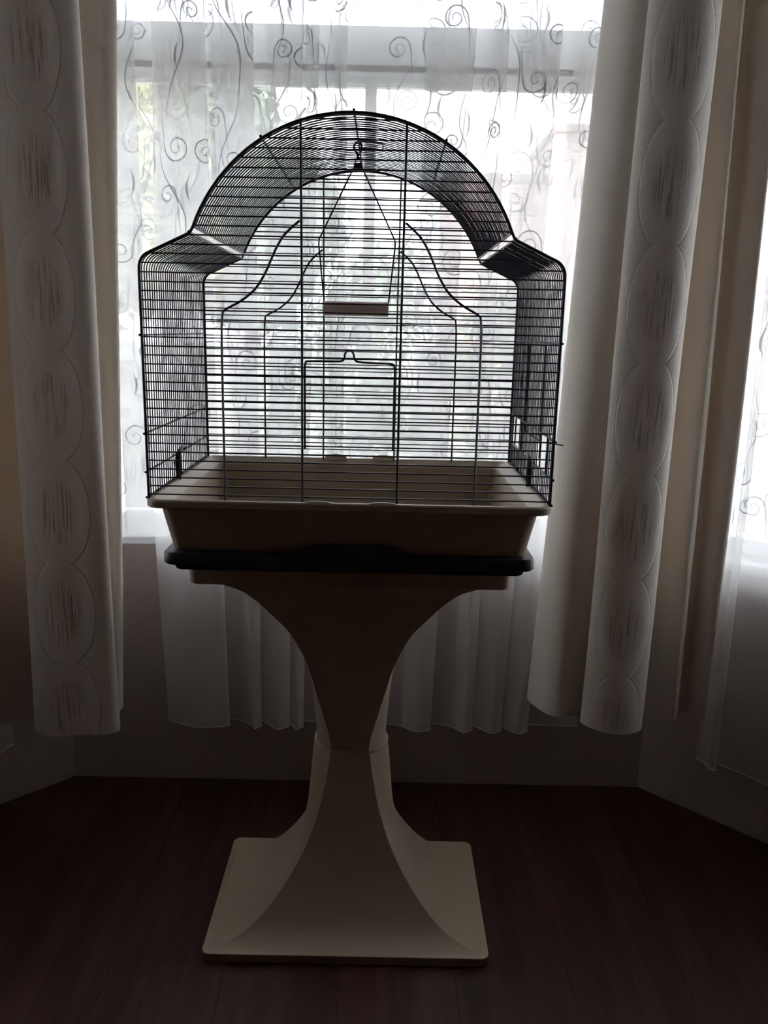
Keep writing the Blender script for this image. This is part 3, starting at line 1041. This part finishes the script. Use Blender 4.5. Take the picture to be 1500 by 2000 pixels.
def foliage(center, rad, count, size, rng, clumps=14):
    mb = MB()
    cs = []
    for _ in range(clumps):
        while True:
            p = Vector((rng.uniform(-1, 1), rng.uniform(-1, 1), rng.uniform(-1, 1)))
            if p.length < 1: break
        cs.append((p * 0.72, rng.uniform(0.22, 0.40)))
    for _ in range(count):
        c, r = rng.choice(cs)
        d = Vector((rng.gauss(0, 1), rng.gauss(0, 1), rng.gauss(0, 1))).normalized() * r * rng.uniform(0.55, 1.0)
        p = c + d
        p = Vector((center[0] + p.x * rad[0], center[1] + p.y * rad[1], center[2] + p.z * rad[2]))
        n = (d.normalized() + Vector((rng.uniform(-.8, .8), rng.uniform(-.8, .8), rng.uniform(-.3, 1)))).normalized()
        t = n.orthogonal().normalized(); b = n.cross(t)
        a = rng.uniform(0, 6.28)
        t, b = t * math.cos(a) + b * math.sin(a), b * math.cos(a) - t * math.sin(a)
        s = size * rng.uniform(0.7, 1.3)
        mb.add([p - t * s, p + b * s * 0.45, p + t * s, p - b * s * 0.45], [(0, 1, 2, 3)])
    return mb


def tree(x_, y_, h, rad, mat, label, seed, count=11000, size=0.13):
    rng = random.Random(seed)
    t = empty('garden_tree', (x_, y_, GZ))
    tag(t, label, 'tree')
    tk = MB().tube([(0, 0, -0.1), (0.05, 0, h * 0.3), (-0.03, 0.05, h * 0.6), (0.02, 0, h * 0.85)], [0.16, 0.12, 0.09, 0.03], 9)
    tk.obj('trunk', M['bark'], t, smooth=60)
    for k in range(5):
        a = k * 1.3 + rng.uniform(0, 0.5)
        z = h * (0.38 + 0.08 * k)
        MB().tube([(0, 0, z), (0.4 * rad[0] * math.cos(a), 0.4 * rad[1] * math.sin(a), z + 0.35), (0.75 * rad[0] * math.cos(a), 0.75 * rad[1] * math.sin(a), z + 0.8)], [0.06, 0.04, 0.015], 6).obj('branch', M['bark'], t, smooth=60)
    f = foliage((0, 0, h - rad[2] * 0.95), rad, count, size, rng, 24).obj('foliage', mat, t)
    f['kind'] = 'stuff'
    return t


tree(-3.7, 8.6, 5.3, (2.3, 1.5, 2.0), M['leaf_yellow'], 'tall yellow-green tree seen through the sheer at the upper left of the window', 1)
tree(-1.9, 10.5, 5.4, (1.45, 1.1, 2.0), M['leaf_grey'], 'grey-green tree seen through the sheer behind the cage arch, left of its middle', 2)
for i, (hx, hy, hr, hh, mt, lb) in enumerate([
        (-3.3, 6.4, 1.25, 1.25, 'leaf_green', 'dense green shrub low behind the left of the window'),
        (-0.5, 8.0, 1.5, 1.75, 'leaf_grey', 'grey-green shrub seen through the sheer beside the cage swing'),
        (1.55, 8.0, 1.30, 1.35, 'leaf_green', 'green shrub seen through the sheer in front of the brick house')]):
    s = empty('garden_shrub', (hx, hy, GZ))
    tag(s, lb, 'shrub')
    MB().tube([(0, 0, -0.1), (0.02, 0, hh * 0.5), (0, 0.02, hh)], [0.06, 0.045, 0.02], 7).obj('stem', M['bark'], s, smooth=60)
    f = foliage((0, 0, hh * 0.95), (hr, hr * 0.8, hh), 3600, 0.075, random.Random(40 + i), 18).obj('foliage', M[mt], s)
    f['kind'] = 'stuff'

house = empty('brick_house', (6.0, 15.0, GZ))
tag(house, 'pale red brick house seen through the sheer right of the cage arch', 'house')
w = MB().box(-3.05, 6.0, -1.2, 1.2, 0, 5.2)
w.obj('main_wall', M['brick'], house)
MB().box(-4.9, -3.05, -1.0, 1.0, 0, 4.42).obj('side_wing', M['brick'], house)
MB().box(-3.10, 6.15, -1.3, 1.3, 5.2, 5.34, 0.02).obj('roof', M['roof'], house)
MB().box(-5.0, -3.06, -1.1, 1.1, 4.42, 4.55, 0.02).obj('wing_roof', M['roof'], house)
for wx, wz in ((-1.2, 3.2), (1.6, 3.2), (-1.2, 0.9), (1.6, 0.9)):
    f = MB().box(wx, wx + 1.2, -1.26, -1.18, wz, wz + 1.2).obj('window', M['frame_white'], house)
    MB().box(wx + 0.08, wx + 0.57, -1.28, -1.255, wz + 0.08, wz + 1.12).obj('pane', M['house_pane'], f)
    MB().box(wx + 0.63, wx + 1.12, -1.28, -1.255, wz + 0.08, wz + 1.12).obj('pane', M['house_pane'], f)
